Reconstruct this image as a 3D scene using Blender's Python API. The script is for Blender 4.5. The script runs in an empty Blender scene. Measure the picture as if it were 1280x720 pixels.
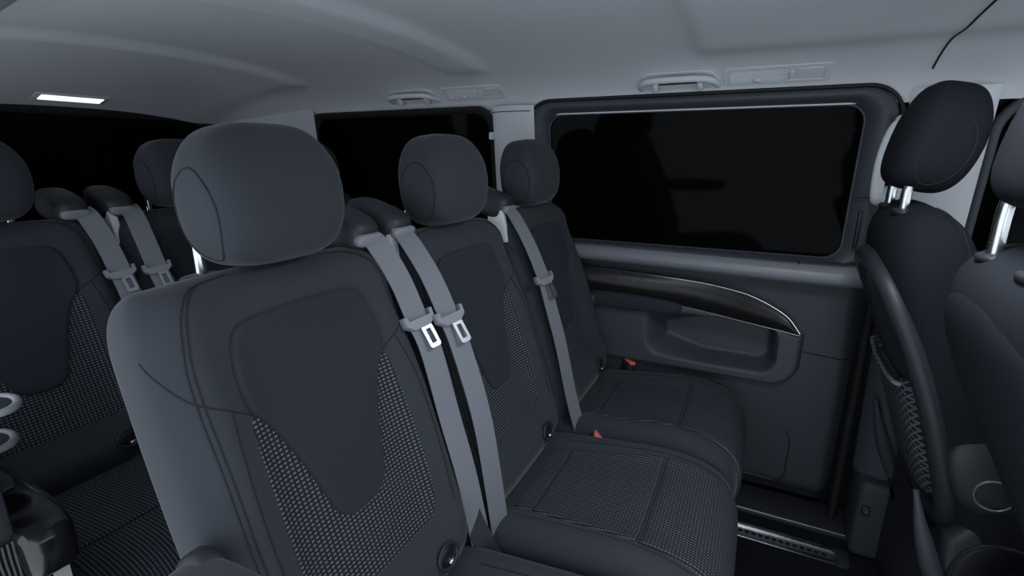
import bpy, bmesh, math, random
from mathutils import Vector, Matrix

random.seed(4)
S = bpy.context.scene
COL = S.collection

# ------------------------------------------------------------------ camera
# van axes: +x forward, +y towards the far (closed) sliding door, +z up, floor z = 0
cam_d = bpy.data.cameras.new('camera')
cam_d.sensor_width = 36.0
cam_d.lens = 627.0 / 1280.0 * 36.0
cam_d.clip_start = 0.02
cam = bpy.data.objects.new('camera', cam_d)
COL.objects.link(cam)
cam.location = (0.0, 0.0, 1.13)
cam.rotation_euler = (math.radians(75.0), 0.0, math.radians(26.4))
S.camera = cam

# ------------------------------------------------------------------ world, light, exposure
S.view_settings.view_transform = 'Standard'
S.view_settings.look = 'None'
S.view_settings.gamma = 1.0
S.view_settings.use_curve_mapping = False
S.view_settings.exposure = 0.0

w = bpy.data.worlds.new('world')
S.world = w
w.use_nodes = True
bg = w.node_tree.nodes['Background']
bg.inputs['Color'].default_value = (0.82, 0.91, 1.0, 1)
bg.inputs['Strength'].default_value = 1.6


def portal(name, loc, rot, sx, sy):
    """daylight portal in a real opening of the body (guides the sampling of the sky light)"""
    d = bpy.data.lights.new(name, 'AREA')
    d.shape = 'RECTANGLE'
    d.size = sx
    d.size_y = sy
    d.cycles.is_portal = True
    o = bpy.data.objects.new(name, d)
    COL.objects.link(o)
    o.location = loc
    o.rotation_euler = rot
    return o


# open sliding doorway and front door window (camera side), windscreen
portal('doorway_daylight', (0.35, 0.05, 0.66), (math.radians(90), 0, 0), 2.1, 1.3)
portal('rear_window_daylight', (-1.35, 0.10, 1.04), (math.radians(90), 0, 0), 1.2, 0.46)
portal('windscreen_daylight', (1.55, 0.935, 1.12), (0, math.radians(90), 0), 0.62, 1.4)


# ------------------------------------------------------------------ materials
def new_mat(name):
    m = bpy.data.materials.new(name)
    m.use_nodes = True
    return m, m.node_tree.nodes, m.node_tree.links, m.node_tree.nodes['Principled BSDF']


def plain(name, col, rough=0.6, metal=0.0, spec=0.5, bump=0.0, scale=600.0, var=0.0, sheen=0.0, coat=0.0):
    m, N, L, P = new_mat(name)
    P.inputs['Base Color'].default_value = (*col, 1)
    P.inputs['Roughness'].default_value = rough
    P.inputs['Metallic'].default_value = metal
    P.inputs['Specular IOR Level'].default_value = spec
    P.inputs['Sheen Weight'].default_value = sheen
    P.inputs['Sheen Roughness'].default_value = 0.4
    P.inputs['Coat Weight'].default_value = coat
    P.inputs['Coat Roughness'].default_value = 0.08
    if bump or var:
        tc = N.new('ShaderNodeTexCoord')
        nz = N.new('ShaderNodeTexNoise')
        nz.inputs['Scale'].default_value = scale
        nz.inputs['Detail'].default_value = 3
        L.new(tc.outputs['Object'], nz.inputs['Vector'])
        if bump:
            b = N.new('ShaderNodeBump')
            b.inputs['Strength'].default_value = bump
            b.inputs['Distance'].default_value = 0.001
            L.new(nz.outputs['Fac'], b.inputs['Height'])
            L.new(b.outputs['Normal'], P.inputs['Normal'])
        if var:
            r = N.new('ShaderNodeValToRGB')
            r.color_ramp.elements[0].position = 0.3
            r.color_ramp.elements[1].position = 0.7
            r.color_ramp.elements[0].color = (*[c * (1 - var) for c in col], 1)
            r.color_ramp.elements[1].color = (*[c * (1 + var) for c in col], 1)
            L.new(nz.outputs['Fac'], r.inputs['Fac'])
            L.new(r.outputs['Color'], P.inputs['Base Color'])
    return m


def woven(name, dark, light, su, sv, tu, tv):
    """woven upholstery: rows of pale dashes on a dark ground; UVs are in metres"""
    m, N, L, P = new_mat(name)
    uv = N.new('ShaderNodeUVMap')
    sep = N.new('ShaderNodeSeparateXYZ')
    L.new(uv.outputs['UV'], sep.inputs[0])

    def math_n(op, a, b=None):
        n = N.new('ShaderNodeMath')
        n.operation = op
        for i, v in enumerate((a, b)):
            if v is None:
                continue
            if isinstance(v, (int, float)):
                n.inputs[i].default_value = v
            else:
                L.new(v, n.inputs[i])
        return n.outputs[0]

    def tri(sock, period):
        f = math_n('FRACT', math_n('DIVIDE', sock, period))
        return math_n('ABSOLUTE', math_n('SUBTRACT', f, 0.5))     # 0 in the middle of a cell, .5 at its edge

    def mask(t, lim):
        n = N.new('ShaderNodeMapRange')
        n.interpolation_type = 'SMOOTHSTEP'
        n.inputs['From Min'].default_value = lim
        n.inputs['From Max'].default_value = lim - 0.12
        L.new(t, n.inputs['Value'])
        return n.outputs['Result']
    mu = mask(tri(sep.outputs['X'], su), tu)
    mv = mask(tri(sep.outputs['Y'], sv), tv)
    fac = math_n('MULTIPLY', mu, mv)
    mix = N.new('ShaderNodeMix')
    mix.data_type = 'RGBA'
    mix.inputs['A'].default_value = (*dark, 1)
    mix.inputs['B'].default_value = (*light, 1)
    L.new(fac, mix.inputs['Factor'])
    L.new(mix.outputs['Result'], P.inputs['Base Color'])
    P.inputs['Roughness'].default_value = 0.9
    P.inputs['Specular IOR Level'].default_value = 0.25
    b = N.new('ShaderNodeBump')
    b.inputs['Strength'].default_value = 0.5
    b.inputs['Distance'].default_value = 0.001
    L.new(fac, b.inputs['Height'])
    L.new(b.outputs['Normal'], P.inputs['Normal'])
    return m


def wavy(name, col, period, depth):
    """fine engraved wave lines on gloss black trim; UVs in metres"""
    m, N, L, P = new_mat(name)
    uv = N.new('ShaderNodeUVMap')
    wv = N.new('ShaderNodeTexWave')
    wv.bands_direction = 'X'
    wv.inputs['Scale'].default_value = 1.0 / period * 0.314
    wv.inputs['Distortion'].default_value = 1.2
    wv.inputs['Detail'].default_value = 0.0
    wv.inputs['Detail Scale'].default_value = 0.6
    L.new(uv.outputs['UV'], wv.inputs['Vector'])
    b = N.new('ShaderNodeBump')
    b.inputs['Strength'].default_value = depth
    b.inputs['Distance'].default_value = 0.002
    L.new(wv.outputs['Fac'], b.inputs['Height'])
    L.new(b.outputs['Normal'], P.inputs['Normal'])
    P.inputs['Base Color'].default_value = (*col, 1)
    P.inputs['Roughness'].default_value = 0.32
    P.inputs['Specular IOR Level'].default_value = 0.6
    return m


def glow(name, col, strength):
    m, N, L, P = new_mat(name)
    P.inputs['Base Color'].default_value = (0.8, 0.8, 0.8, 1)
    P.inputs['Emission Color'].default_value = (*col, 1)
    P.inputs['Emission Strength'].default_value = strength
    return m


def netting(name):
    m, N, L, P = new_mat(name)
    uv = N.new('ShaderNodeUVMap')
    sep = N.new('ShaderNodeSeparateXYZ')
    L.new(uv.outputs['UV'], sep.inputs[0])
    outs = []
    for op in ('ADD', 'SUBTRACT'):
        a = N.new('ShaderNodeMath'); a.operation = op
        L.new(sep.outputs['X'], a.inputs[0]); L.new(sep.outputs['Y'], a.inputs[1])
        d = N.new('ShaderNodeMath'); d.operation = 'DIVIDE'; d.inputs[1].default_value = 0.016
        L.new(a.outputs[0], d.inputs[0])
        f = N.new('ShaderNodeMath'); f.operation = 'FRACT'
        L.new(d.outputs[0], f.inputs[0])
        g = N.new('ShaderNodeMath'); g.operation = 'LESS_THAN'; g.inputs[1].default_value = 0.3
        L.new(f.outputs[0], g.inputs[0])
        outs.append(g.outputs[0])
    mx = N.new('ShaderNodeMath'); mx.operation = 'MAXIMUM'
    L.new(outs[0], mx.inputs[0]); L.new(outs[1], mx.inputs[1])
    mix = N.new('ShaderNodeMix'); mix.data_type = 'RGBA'
    mix.inputs['A'].default_value = (0.006, 0.006, 0.008, 1)
    mix.inputs['B'].default_value = (0.10, 0.11, 0.13, 1)
    L.new(mx.outputs[0], mix.inputs['Factor'])
    L.new(mix.outputs['Result'], P.inputs['Base Color'])
    P.inputs['Roughness'].default_value = 0.8
    b = N.new('ShaderNodeBump'); b.inputs['Distance'].default_value = 0.002
    L.new(mx.outputs[0], b.inputs['Height']); L.new(b.outputs['Normal'], P.inputs['Normal'])
    return m


M = {
    'fabric': plain('seat_fabric', (0.036, 0.040, 0.050), 0.85, spec=0.3, bump=0.25, scale=900, sheen=0.15),
    'panel': plain('seat_panel_fabric', (0.024, 0.0275, 0.037), 0.8, spec=0.3, bump=0.15, scale=1200, sheen=0.1),
    'woven': woven('woven_back_fabric', (0.016, 0.018, 0.023), (0.150, 0.162, 0.190), 0.0080, 0.0064, 0.36, 0.28),
    'woven_c': woven('woven_cushion_fabric', (0.017, 0.019, 0.024), (0.105, 0.115, 0.138), 0.0068, 0.0062, 0.28, 0.43),
    'seam': plain('seam_thread', (0.012, 0.013, 0.016), 0.9),
    'chrome': plain('polished_metal', (0.75, 0.76, 0.78), 0.22, metal=1.0),
    'steel': plain('brushed_steel', (0.60, 0.62, 0.65), 0.35, metal=1.0),
    'belt': plain('belt_webbing', (0.19, 0.20, 0.225), 0.7, bump=0.3, scale=1500),
    'belt_plastic': plain('belt_tongue_plastic', (0.24, 0.25, 0.28), 0.45),
    'light_plastic': plain('light_grey_plastic', (0.74, 0.76, 0.79), 0.5, bump=0.1, scale=900),
    'liner': plain('headliner_fabric', (0.72, 0.74, 0.78), 0.95, spec=0.1, bump=0.2, scale=1100, var=0.03),
    'liner_trim': plain('headliner_trim_plastic', (0.70, 0.72, 0.76), 0.7, bump=0.1, scale=900),
    'door': plain('door_plastic', (0.041, 0.046, 0.057), 0.6, bump=0.3, scale=700),
    'door_mid': plain('door_frame_plastic', (0.054, 0.060, 0.074), 0.55, bump=0.2, scale=700),
    'sill': plain('window_sill_plastic', (0.20, 0.21, 0.235), 0.4, bump=0.15, scale=700),
    'black': plain('black_plastic', (0.010, 0.010, 0.013), 0.5),
    'dark': plain('charcoal_plastic', (0.022, 0.024, 0.030), 0.5, bump=0.2, scale=800),
    'gloss': plain('gloss_black_plastic', (0.006, 0.006, 0.007), 0.18, coat=0.5),
    'rubber': plain('black_rubber', (0.006, 0.006, 0.007), 0.7),
    'glass': plain('dark_privacy_glass', (0.002, 0.002, 0.002), 0.06, spec=0.035),
    'carpet': plain('floor_carpet', (0.010, 0.011, 0.015), 1.0, spec=0.1, bump=0.6, scale=400, var=0.3),
    'sill_plate': plain('step_plastic', (0.026, 0.028, 0.035), 0.5, bump=0.3, scale=500),
    'wave': wavy('wave_trim', (0.012, 0.011, 0.011), 0.0035, 0.35),
    'rib': wavy('ribbed_trim', (0.010, 0.010, 0.011), 0.005, 0.9),
    'red': plain('red_button_plastic', (0.95, 0.20, 0.15), 0.4),
    'net': netting('pocket_net'),
    'lamp': glow('lamp_lens', (1.0, 1.0, 1.0), 1.2),
    'front_fabric_lit': plain('front_seat_fabric_lit', (0.021, 0.0235, 0.030), 0.9, spec=0.15, bump=0.25, scale=900),  # front seat fabric, lit copy: light on the back-rest put into the colour
    'front_fabric_shaded': plain('front_seat_fabric_shaded', (0.014, 0.0155, 0.020), 0.9, spec=0.12, bump=0.25, scale=900),  # same fabric, darkened: back-lit shade put into the colour
}


# ------------------------------------------------------------------ mesh helpers
def link(name, me, mat, parent=None):
    o = bpy.data.objects.new(name, me)
    COL.objects.link(o)
    if mat:
        me.materials.append(M[mat] if isinstance(mat, str) else mat)
    if parent is not None:
        o.parent = parent
    return o


def from_py(name, verts, faces, mat, parent=None, smooth=True, uvs=None):
    me = bpy.data.meshes.new(name)
    me.from_pydata([tuple(v) for v in verts], [], faces)
    if uvs is not None:
        lay = me.uv_layers.new(name='UVMap')
        for lp in me.loops:
            lay.data[lp.index].uv = uvs[lp.vertex_index]
    bm = bmesh.new(); bm.from_mesh(me)
    bmesh.ops.recalc_face_normals(bm, faces=bm.faces)
    bm.to_mesh(me); bm.free()
    if smooth:
        me.polygons.foreach_set('use_smooth', [True] * len(me.polygons))
        me.update()
        try:
            me.set_sharp_from_angle(angle=math.radians(50))
        except Exception:
            pass
    return link(name, me, mat, parent)


def empty(name, loc=(0, 0, 0), rz=0.0):
    o = bpy.data.objects.new(name, None)
    o.empty_display_size = 0.1
    COL.objects.link(o)
    o.location = loc
    o.rotation_euler = (0, 0, rz)
    return o


def tag(o, label, cat, group=None):
    o['label'] = label
    o['category'] = cat
    if group:
        o['group'] = group
    return o


def struct(o):
    o['kind'] = 'structure'
    return o


def catmull(pts, n):
    pts = [Vector(p) for p in pts]
    out = []
    m = len(pts)
    for i in range(m - 1):
        p0 = pts[max(i - 1, 0)]; p1 = pts[i]; p2 = pts[i + 1]; p3 = pts[min(i + 2, m - 1)]
        for k in range(n):
            t = k / n
            out.append(0.5 * ((2 * p1) + (p2 - p0) * t + (2 * p0 - 5 * p1 + 4 * p2 - p3) * t * t
                              + (3 * p1 - p0 - 3 * p2 + p3) * t ** 3))
    out.append(pts[-1])
    return out


def tube_geo(pts, rad, seg=8, closed=False, flat=None):
    """returns verts, faces of a tube along pts; rad number or list"""
    pts = [Vector(p) for p in pts]
    n = len(pts)
    V, Fc = [], []
    up = None
    for i in range(n):
        if closed:
            t = pts[(i + 1) % n] - pts[i - 1]
        else:
            t = pts[min(i + 1, n - 1)] - pts[max(i - 1, 0)]
        t.normalize()
        if up is None:
            a = Vector((0, 0, 1)) if abs(t.z) < 0.9 else Vector((1, 0, 0))
            up = (a - t * a.dot(t)).normalized()
        else:
            up = (up - t * up.dot(t)).normalized()
        si = t.cross(up)
        r = rad[i] if isinstance(rad, (list, tuple)) else rad
        for k in range(seg):
            an = 2 * math.pi * k / seg
            V.append(pts[i] + up * math.cos(an) * r + si * math.sin(an) * r)
    rings = n if closed else n - 1
    for i in range(rings):
        j = (i + 1) % n
        for k in range(seg):
            k2 = (k + 1) % seg
            Fc.append((i * seg + k, i * seg + k2, j * seg + k2, j * seg + k))
    if not closed:
        Fc.append(tuple(range(seg)))
        Fc.append(tuple((n - 1) * seg + k for k in range(seg)))
    return V, Fc


def tube(name, pts, rad, mat, parent=None, seg=8, closed=False):
    V, Fc = tube_geo(pts, rad, seg, closed)
    return from_py(name, V, Fc, mat, parent)


def tubes(name, lists, rad, mat, parent=None, seg=6):
    V, Fc = [], []
    for pts in lists:
        v, f = tube_geo(pts, rad, seg)
        o = len(V)
        V += v
        Fc += [tuple(a + o for a in q) for q in f]
    return from_py(name, V, Fc, mat, parent)


def box(name, lo, hi, mat, parent=None, bev=0.004, seg=2):
    bm = bmesh.new()
    bmesh.ops.create_cube(bm, size=1.0)
    lo = Vector(lo); hi = Vector(hi)
    for v in bm.verts:
        v.co = Vector([(lo[i] + hi[i]) / 2 + v.co[i] * (hi[i] - lo[i]) for i in range(3)])
    if bev:
        bmesh.ops.bevel(bm, geom=list(bm.edges), offset=min(bev, min(hi - lo) * 0.45), segments=seg, affect='EDGES', profile=0.5)
    me = bpy.data.meshes.new(name)
    bm.to_mesh(me); bm.free()
    me.polygons.foreach_set('use_smooth', [True] * len(me.polygons))
    me.set_sharp_from_angle(angle=math.radians(40))
    return link(name, me, mat, parent)


def prism(name, outline, axis, a, b, mat, parent=None, bev=0.004, seg=2):
    """extrude a 2-D outline along axis ('x','y','z') from a to b; outline in the other two axes, in order"""
    bm = bmesh.new()
    def mk(p, d):
        if axis == 'x': return (d, p[0], p[1])
        if axis == 'y': return (p[0], d, p[1])
        return (p[0], p[1], d)
    v0 = [bm.verts.new(mk(p, a)) for p in outline]
    v1 = [bm.verts.new(mk(p, b)) for p in outline]
    n = len(outline)
    bm.faces.new(v0); bm.faces.new(v1[::-1])
    for i in range(n):
        j = (i + 1) % n
        bm.faces.new((v0[i], v1[i], v1[j], v0[j]))
    bmesh.ops.recalc_face_normals(bm, faces=bm.faces)
    if bev:
        es = [e for e in bm.edges if all(len(f.verts) == n for f in e.link_faces[:1]) or any(len(f.verts) == n for f in e.link_faces)]
        bmesh.ops.bevel(bm, geom=es, offset=bev, segments=seg, affect='EDGES', profile=0.5)
    me = bpy.data.meshes.new(name)
    bm.to_mesh(me); bm.free()
    me.polygons.foreach_set('use_smooth', [True] * len(me.polygons))
    me.set_sharp_from_angle(angle=math.radians(35))
    return link(name, me, mat, parent)


def rrect(x0, x1, z0, z1, r, n=6):
    """rounded rectangle outline, r may be a 4-list (BL, BR, TR, TL)"""
    rs = r if isinstance(r, (list, tuple)) else [r] * 4
    out = []
    for (cx, cz, a0, rr) in ((x0 + rs[0], z0 + rs[0], 180, rs[0]), (x1 - rs[1], z0 + rs[1], 270, rs[1]),
                             (x1 - rs[2], z1 - rs[2], 0, rs[2]), (x0 + rs[3], z1 - rs[3], 90, rs[3])):
        for k in range(n + 1):
            a = math.radians(a0 + 90 * k / n)
            out.append((cx + rr * math.cos(a), cz + rr * math.sin(a)))
    return out


def grid(name, fn, nu, nv, mat, parent=None, uvfn=None, smooth=True):
    V, U, Fc = [], [], []
    for j in range(nv + 1):
        for i in range(nu + 1):
            V.append(fn(i / nu, j / nv))
            if uvfn:
                U.append(uvfn(i / nu, j / nv))
    for j in range(nv):
        for i in range(nu):
            a = j * (nu + 1) + i
            Fc.append((a, a + 1, a + nu + 2, a + nu + 1))
    return from_py(name, V, Fc, mat, parent, smooth, U if uvfn else None)


def sgnpow(c, e):
    return math.copysign(abs(c) ** e, c)


def superell(name, center, half, e1, e2, mat, parent=None, nu=40, nv=24, deform=None, rot=None):
    V, Fc = [], []
    for j in range(nv + 1):
        ph = -math.pi / 2 + math.pi * j / nv
        for i in range(nu):
            th = 2 * math.pi * i / nu
            p = Vector((sgnpow(math.cos(ph), e1) * sgnpow(math.cos(th), e2),
                        sgnpow(math.cos(ph), e1) * sgnpow(math.sin(th), e2),
                        sgnpow(math.sin(ph), e1)))
            if deform:
                p = deform(p)
            p = Vector((p.x * half[0], p.y * half[1], p.z * half[2]))
            if rot:
                p = rot @ p
            V.append(p + Vector(center))
    for j in range(nv):
        for i in range(nu):
            i2 = (i + 1) % nu
            Fc.append((j * nu + i, j * nu + i2, (j + 1) * nu + i2, (j + 1) * nu + i))
    o = from_py(name, V, Fc, mat, parent)
    bm = bmesh.new(); bm.from_mesh(o.data)
    bmesh.ops.remove_doubles(bm, verts=bm.verts, dist=1e-5)
    bmesh.ops.recalc_face_normals(bm, faces=bm.faces)
    bm.to_mesh(o.data); bm.free()
    return o


def smooth01(a, b, x):
    if a == b:
        return float(x > a)
    t = max(0.0, min(1.0, (x - a) / (b - a)))
    return t * t * (3 - 2 * t)


def copy_tree(o, parent=None):
    c = o.copy()
    COL.objects.link(c)
    c.parent = parent
    for ch in list(o.children):
        copy_tree(ch, c)
    return c


# ------------------------------------------------------------------ SETTING
YC = 0.935          # centre line of the van
# floor
fl = box('floor', (-2.2, 0.16, -0.06), (1.7, 1.80, 0.0), 'carpet', bev=0)
struct(fl)

# headliner (ceiling) with recessed panels between the roof bows
HW, Z0, ZH = 0.645, 1.250, 0.165


def bow(x, d):
    b = smooth01(-0.945, -0.905, x) * (1 - smooth01(-0.800, -0.760, x))
    b += smooth01(-0.205, -0.165, x)
    b += 1 - smooth01(-1.56, -1.50, x)
    f = 1 - smooth01(0.40, 0.53, abs(d))
    return b * f


def ceil_z(x, y):
    d = y - YC
    q = min(1.0, abs(d) / HW)
    z = Z0 + ZH * (1 - q ** 2.3) ** (1 / 2.3)
    z -= 0.020 * bow(x, d)
    if x < -1.5:
        z -= 0.108 * ((-1.5 - x) / 0.6) ** 2
    if x > 0.42:
        z -= 0.03 * ((x - 0.42) / 0.8) ** 2
    return z


def ceil_fn(u, v):
    x = -2.12 + u * (1.32 + 2.12)
    q = 2 * v - 1
    d = max(HW * math.sin(q * math.pi / 2), -0.548 + 0.0005 * v)
    return (x, YC + d, ceil_z(x, YC + d))


cl = grid('ceiling', ceil_fn, 230, 60, 'liner')
struct(cl)
roof = grid('roof_skin', lambda u, v: (-2.2 + 3.6 * u, 0.10 + 1.68 * v, 1.47), 2, 2, 'black', cl)
tube('headliner_seam', [(0.306 + 0.01 * math.sin((y - 0.3) * 2), y, ceil_z(0.31, y) - 0.0005) for y in [0.40 + 0.0285 * k for k in range(41)]], 0.0022, 'rubber', cl, seg=6)
# camera-side roof rail cover of the sliding door
RP = catmull([(0, 0.13, 1.215), (0, 0.20, 1.250), (0, 0.30, 1.286), (0, 0.375, 1.303), (0, 0.395, 1.315), (0, 0.405, 1.365), (0, 0.41, 1.42)], 5)
rail = grid('roof_rail_cover', lambda u, v: (-2.1 + 3.3 * u, RP[round(v * (len(RP) - 1))].y * 0.965, RP[round(v * (len(RP) - 1))].z + 0.05 * smooth01(-1.15, -0.65, -2.1 + 3.3 * u)), 40, len(RP) - 1, 'belt_plastic', cl)

# far side wall: dark body shell behind the trims
wl = box('wall_left', (-2.2, 1.76, 0.0), (1.7, 1.80, 1.46), 'black', bev=0)
struct(wl)
# near side wall behind the open doorway
wr = box('wall_right', (-2.2, 0.12, 0.0), (-0.76, 0.19, 0.80), 'dark', bev=0.01)
box('rear_pillar', (-2.2, 0.12, 0.80), (-1.95, 0.24, 1.40), 'dark', wr, bev=0.01)
struct(wr)
box('front_pillar', (0.92, 0.12, 0.0), (1.05, 0.19, 1.40), 'dark', wr, bev=0.01)
# rear: tailgate
wb = box('wall_rear', (-2.26, 0.12, 0.0), (-2.14, 1.78, 1.46), 'dark', bev=0.01)
struct(wb)
# front bulkhead below the windscreen
wf = box('wall_front', (1.62, 0.12, 0.0), (1.70, 1.78, 0.86), 'dark', bev=0.01)
struct(wf)


def yside(z):
    """inner face of the far side above the belt line leans inwards"""
    return 1.628 - 0.10 * (z - 0.84)


# tailgate window
w2 = empty('window_2', (0, 0, 0)); struct(w2)


def ring_frame(name, out, inn, yfn_o, yfn_i, mid, mat, parent, axis='y', prof=6):
    """frame ring lofted between two outlines (x,z) with a rounded profile that stands out by mid"""
    n = len(out)
    V, Fc = [], []
    for k in range(prof + 1):
        t = k / prof
        for i in range(n):
            x = out[i][0] + (inn[i][0] - out[i][0]) * t
            z = out[i][1] + (inn[i][1] - out[i][1]) * t
            base = yfn_o(z) * (1 - t) + yfn_i(z) * t
            h = mid * math.sin(math.pi * min(1, t * 1.0)) ** 0.7 if 0 < t < 1 else 0
            V.append((x, base - h, z) if axis == 'y' else (base + h, x, z))
    for k in range(prof):
        for i in range(n):
            j = (i + 1) % n
            Fc.append((k * n + i, k * n + j, (k + 1) * n + j, (k + 1) * n + i))
    return from_py(name, V, Fc, mat, parent)


rear_o = rrect(0.42, 1.47, 0.72, 1.305, [0.08, 0.08, 0.14, 0.14], 10)
rear_i = rrect(0.47, 1.42, 0.78, 1.255, [0.06, 0.06, 0.10, 0.10], 10)
ring_frame('window_border', rear_o, rear_i, lambda z: -2.118, lambda z: -2.128, 0.006, 'rubber', w2, axis='x')
prism('pane', rear_i, 'x', -2.138, -2.128, 'glass', w2, bev=0)
# trim between tailgate glass and the roof / rear corner
t2 = grid('trim_2', lambda u, v: (-2.11 + 0.45 * u, 1.60 - 0.10 * (1 - u) ** 2 - 0.05 * (v) ** 2, 0.0 + 1.30 * v), 12, 12, 'liner_trim'); struct(t2)

# rear side window on the far side
w1 = empty('window_1', (0, 0, 0)); struct(w1)
rs_o = rrect(-1.70, -0.835, 0.80, 1.285, 0.07, 8)
rs_i = rrect(-1.66, -0.865, 0.84, 1.262, 0.06, 8)
ring_frame('window_seal', rs_o, rs_i, lambda z: yside(z) - 0.03, lambda z: yside(z) - 0.022, 0.004, 'rubber', w1)
grid('pane', lambda u, v: (-1.665 + 0.805 * u, yside(0.83 + 0.44 * v) - 0.020, 0.83 + 0.44 * v), 1, 1, 'glass', w1)
box('lower_side_trim', (-2.12, 1.585, 0.0), (-0.72, 1.70, 0.81), 'door', w1, bev=0.02, seg=3)

# C pillar cover between rear side window and sliding door
t1 = grid('trim_1', lambda u, v: (-0.842 + 0.150 * u, yside(0.78 + 0.50 * v) - 0.034 - 0.014 * math.sin(math.pi * u) ** 0.6, 0.78 + 0.50 * v), 14, 10, 'liner_trim'); struct(t1)
tube('pillar_seam', [(-0.842 + 0.01 * k, yside(1.262) - 0.036 - 0.014 * math.sin(math.pi * min(1, 0.0667 * k)) ** 0.6, 1.262) for k in range(15)], 0.0014, 'dark', t1, seg=5)
box('coat_hook', (-0.853, yside(1.2) - 0.052, 1.175), (-0.839, yside(1.2) - 0.03, 1.200), 'light_plastic', t1, bev=0.005)

# ------------------------------------------------------------------ sliding door (closed, far side)
d1 = empty('door_1', (-0.2, 1.70, 0.0)); struct(d1)
DO = Vector((-0.2, 1.70, 0.0))


def dl(p):
    return tuple(Vector(p) - DO)


def dgrid(name, fn, nu, nv, mat, uvfn=None):
    return grid(name, lambda u, v: dl(fn(u, v)), nu, nv, mat, d1, uvfn)


def sdrr(x, z, x0, x1, z0, z1, r):
    cx, cz = (x0 + x1) / 2, (z0 + z1) / 2
    qx = abs(x - cx) - (x1 - x0) / 2 + r
    qz = abs(z - cz) - (z1 - z0) / 2 + r
    return math.hypot(max(qx, 0), max(qz, 0)) + min(max(qx, qz), 0) - r


def panel_fn(u, v):
    x = -0.72 + u * (0.292 + 0.72)
    z = 0.030 + v * (0.800 - 0.030)
    y = 1.672 - 0.012 * math.sin(math.pi * min(1, v * 1.1))
    y += 0.09 * smooth01(0.0, -0.02, sdrr(x, z, -0.36, 0.10, 0.45, 0.66, 0.05))
    y += 0.05 * smooth01(0.25, 0.295, x) ** 2 + 0.05 * (1 - smooth01(0.03, 0.12, z)) ** 2
    return (x, y, z)


dgrid('inner_panel', panel_fn, 90, 60, 'door')


def store_fn(u, v):
    x = -0.72 + u * (0.175 + 0.72)
    z = 0.405 + v * (0.70 - 0.405)
    d = sdrr(x, z, -1.2, 0.158, 0.428, 0.90, 0.085)
    d = max(d, z - 0.664 + 0.35 * max(0.0, x + 0.25) ** 2)
    y = 1.690 - 0.056 * smooth01(0.012, -0.016, d)
    xs = x - 0.10 * (0.62 - z) * (1 if x < -0.1 else 0.2)      # slanted left end
    p = sdrr(xs, z, -0.315, 0.085, 0.470, 0.630, 0.050)
    y += 0.095 * smooth01(0.004, -0.022 - 0.05 * smooth01(-0.1, -0.3, x), p)
    return (x, y, z)


dgrid('storage_panel', store_fn, 150, 70, 'door_mid')
# dark wave-pattern trim above the pocket, with a bright line along its upper edge
TT = [(-0.72, 0.760), (-0.512, 0.752), (-0.344, 0.746), (-0.165, 0.738), (-0.06, 0.725), (0.001, 0.711), (0.06, 0.686), (0.106, 0.657), (0.142, 0.612)]
TB = [(-0.72, 0.675), (-0.508, 0.671), (-0.344, 0.665), (-0.221, 0.657), (-0.12, 0.646), (-0.036, 0.634), (0.05, 0.622), (0.10, 0.615), (0.142, 0.609)]
tt = catmull([(a, 0, b) for a, b in TT], 8)
tb = catmull([(a, 0, b) for a, b in TB], 8)


def trim_fn(u, v):
    f = u * (len(tt) - 1)
    i = min(int(f), len(tt) - 2); k = f - i
    a = tt[i].lerp(tt[i + 1], k); b = tb[i].lerp(tb[i + 1], k)
    p = b.lerp(a, v)
    hgt = max(0.0, (a.z - b.z))
    y = 1.640 - (0.006 + 0.26 * hgt) * (math.sin(math.pi * (0.10 + 0.80 * v)) ** 0.8)
    return (p.x, y, p.z)


dgrid('decor_strip', trim_fn, 90, 14, 'wave', lambda u, v: (0.86 * u, 0.09 * v))
tube('bright_line', [dl((p.x, 1.632, p.z + 0.0015)) for p in tt], 0.0016, 'chrome', d1, seg=6)
tube('lower_line', [dl((p.x, 1.632, p.z - 0.001)) for p in tb], 0.0010, 'steel', d1, seg=6)


def sill_fn(u, v):
    x = -0.70 + u * (0.285 + 0.70)
    prof = [(1.672, 0.772), (1.640, 0.775), (1.612, 0.782), (1.599, 0.793), (1.595, 0.806), (1.599, 0.820), (1.611, 0.834), (1.628, 0.846), (1.650, 0.853)]
    f = v * (len(prof) - 1); i = min(int(f), len(prof) - 2); k = f - i
    y = prof[i][0] * (1 - k) + prof[i + 1][0] * k
    z = prof[i][1] * (1 - k) + prof[i + 1][1] * k
    z -= 0.012 * smooth01(-0.5, 0.2, x)
    y += 0.03 * smooth01(0.24, 0.288, x)
    return (x, y, z)


dgrid('window_sill', sill_fn, 40, 21, 'sill')
fo = rrect(-0.715, 0.272, 0.841, 1.288, [0.05, 0.04, 0.075, 0.075], 10)
fi = rrect(-0.652, 0.206, 0.847, 1.250, [0.045, 0.045, 0.045, 0.045], 10)
fo2 = [dl((p[0], 0, p[1])) for p in fo]
fi2 = [dl((p[0], 0, p[1])) for p in fi]
ring_frame('window_frame', [(p[0], p[2]) for p in fo2], [(p[0], p[2]) for p in fi2],
           lambda z: yside(z) - 0.018 - DO.y, lambda z: yside(z) + 0.006 - DO.y, 0.026, 'door_mid', d1, prof=10)
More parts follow.
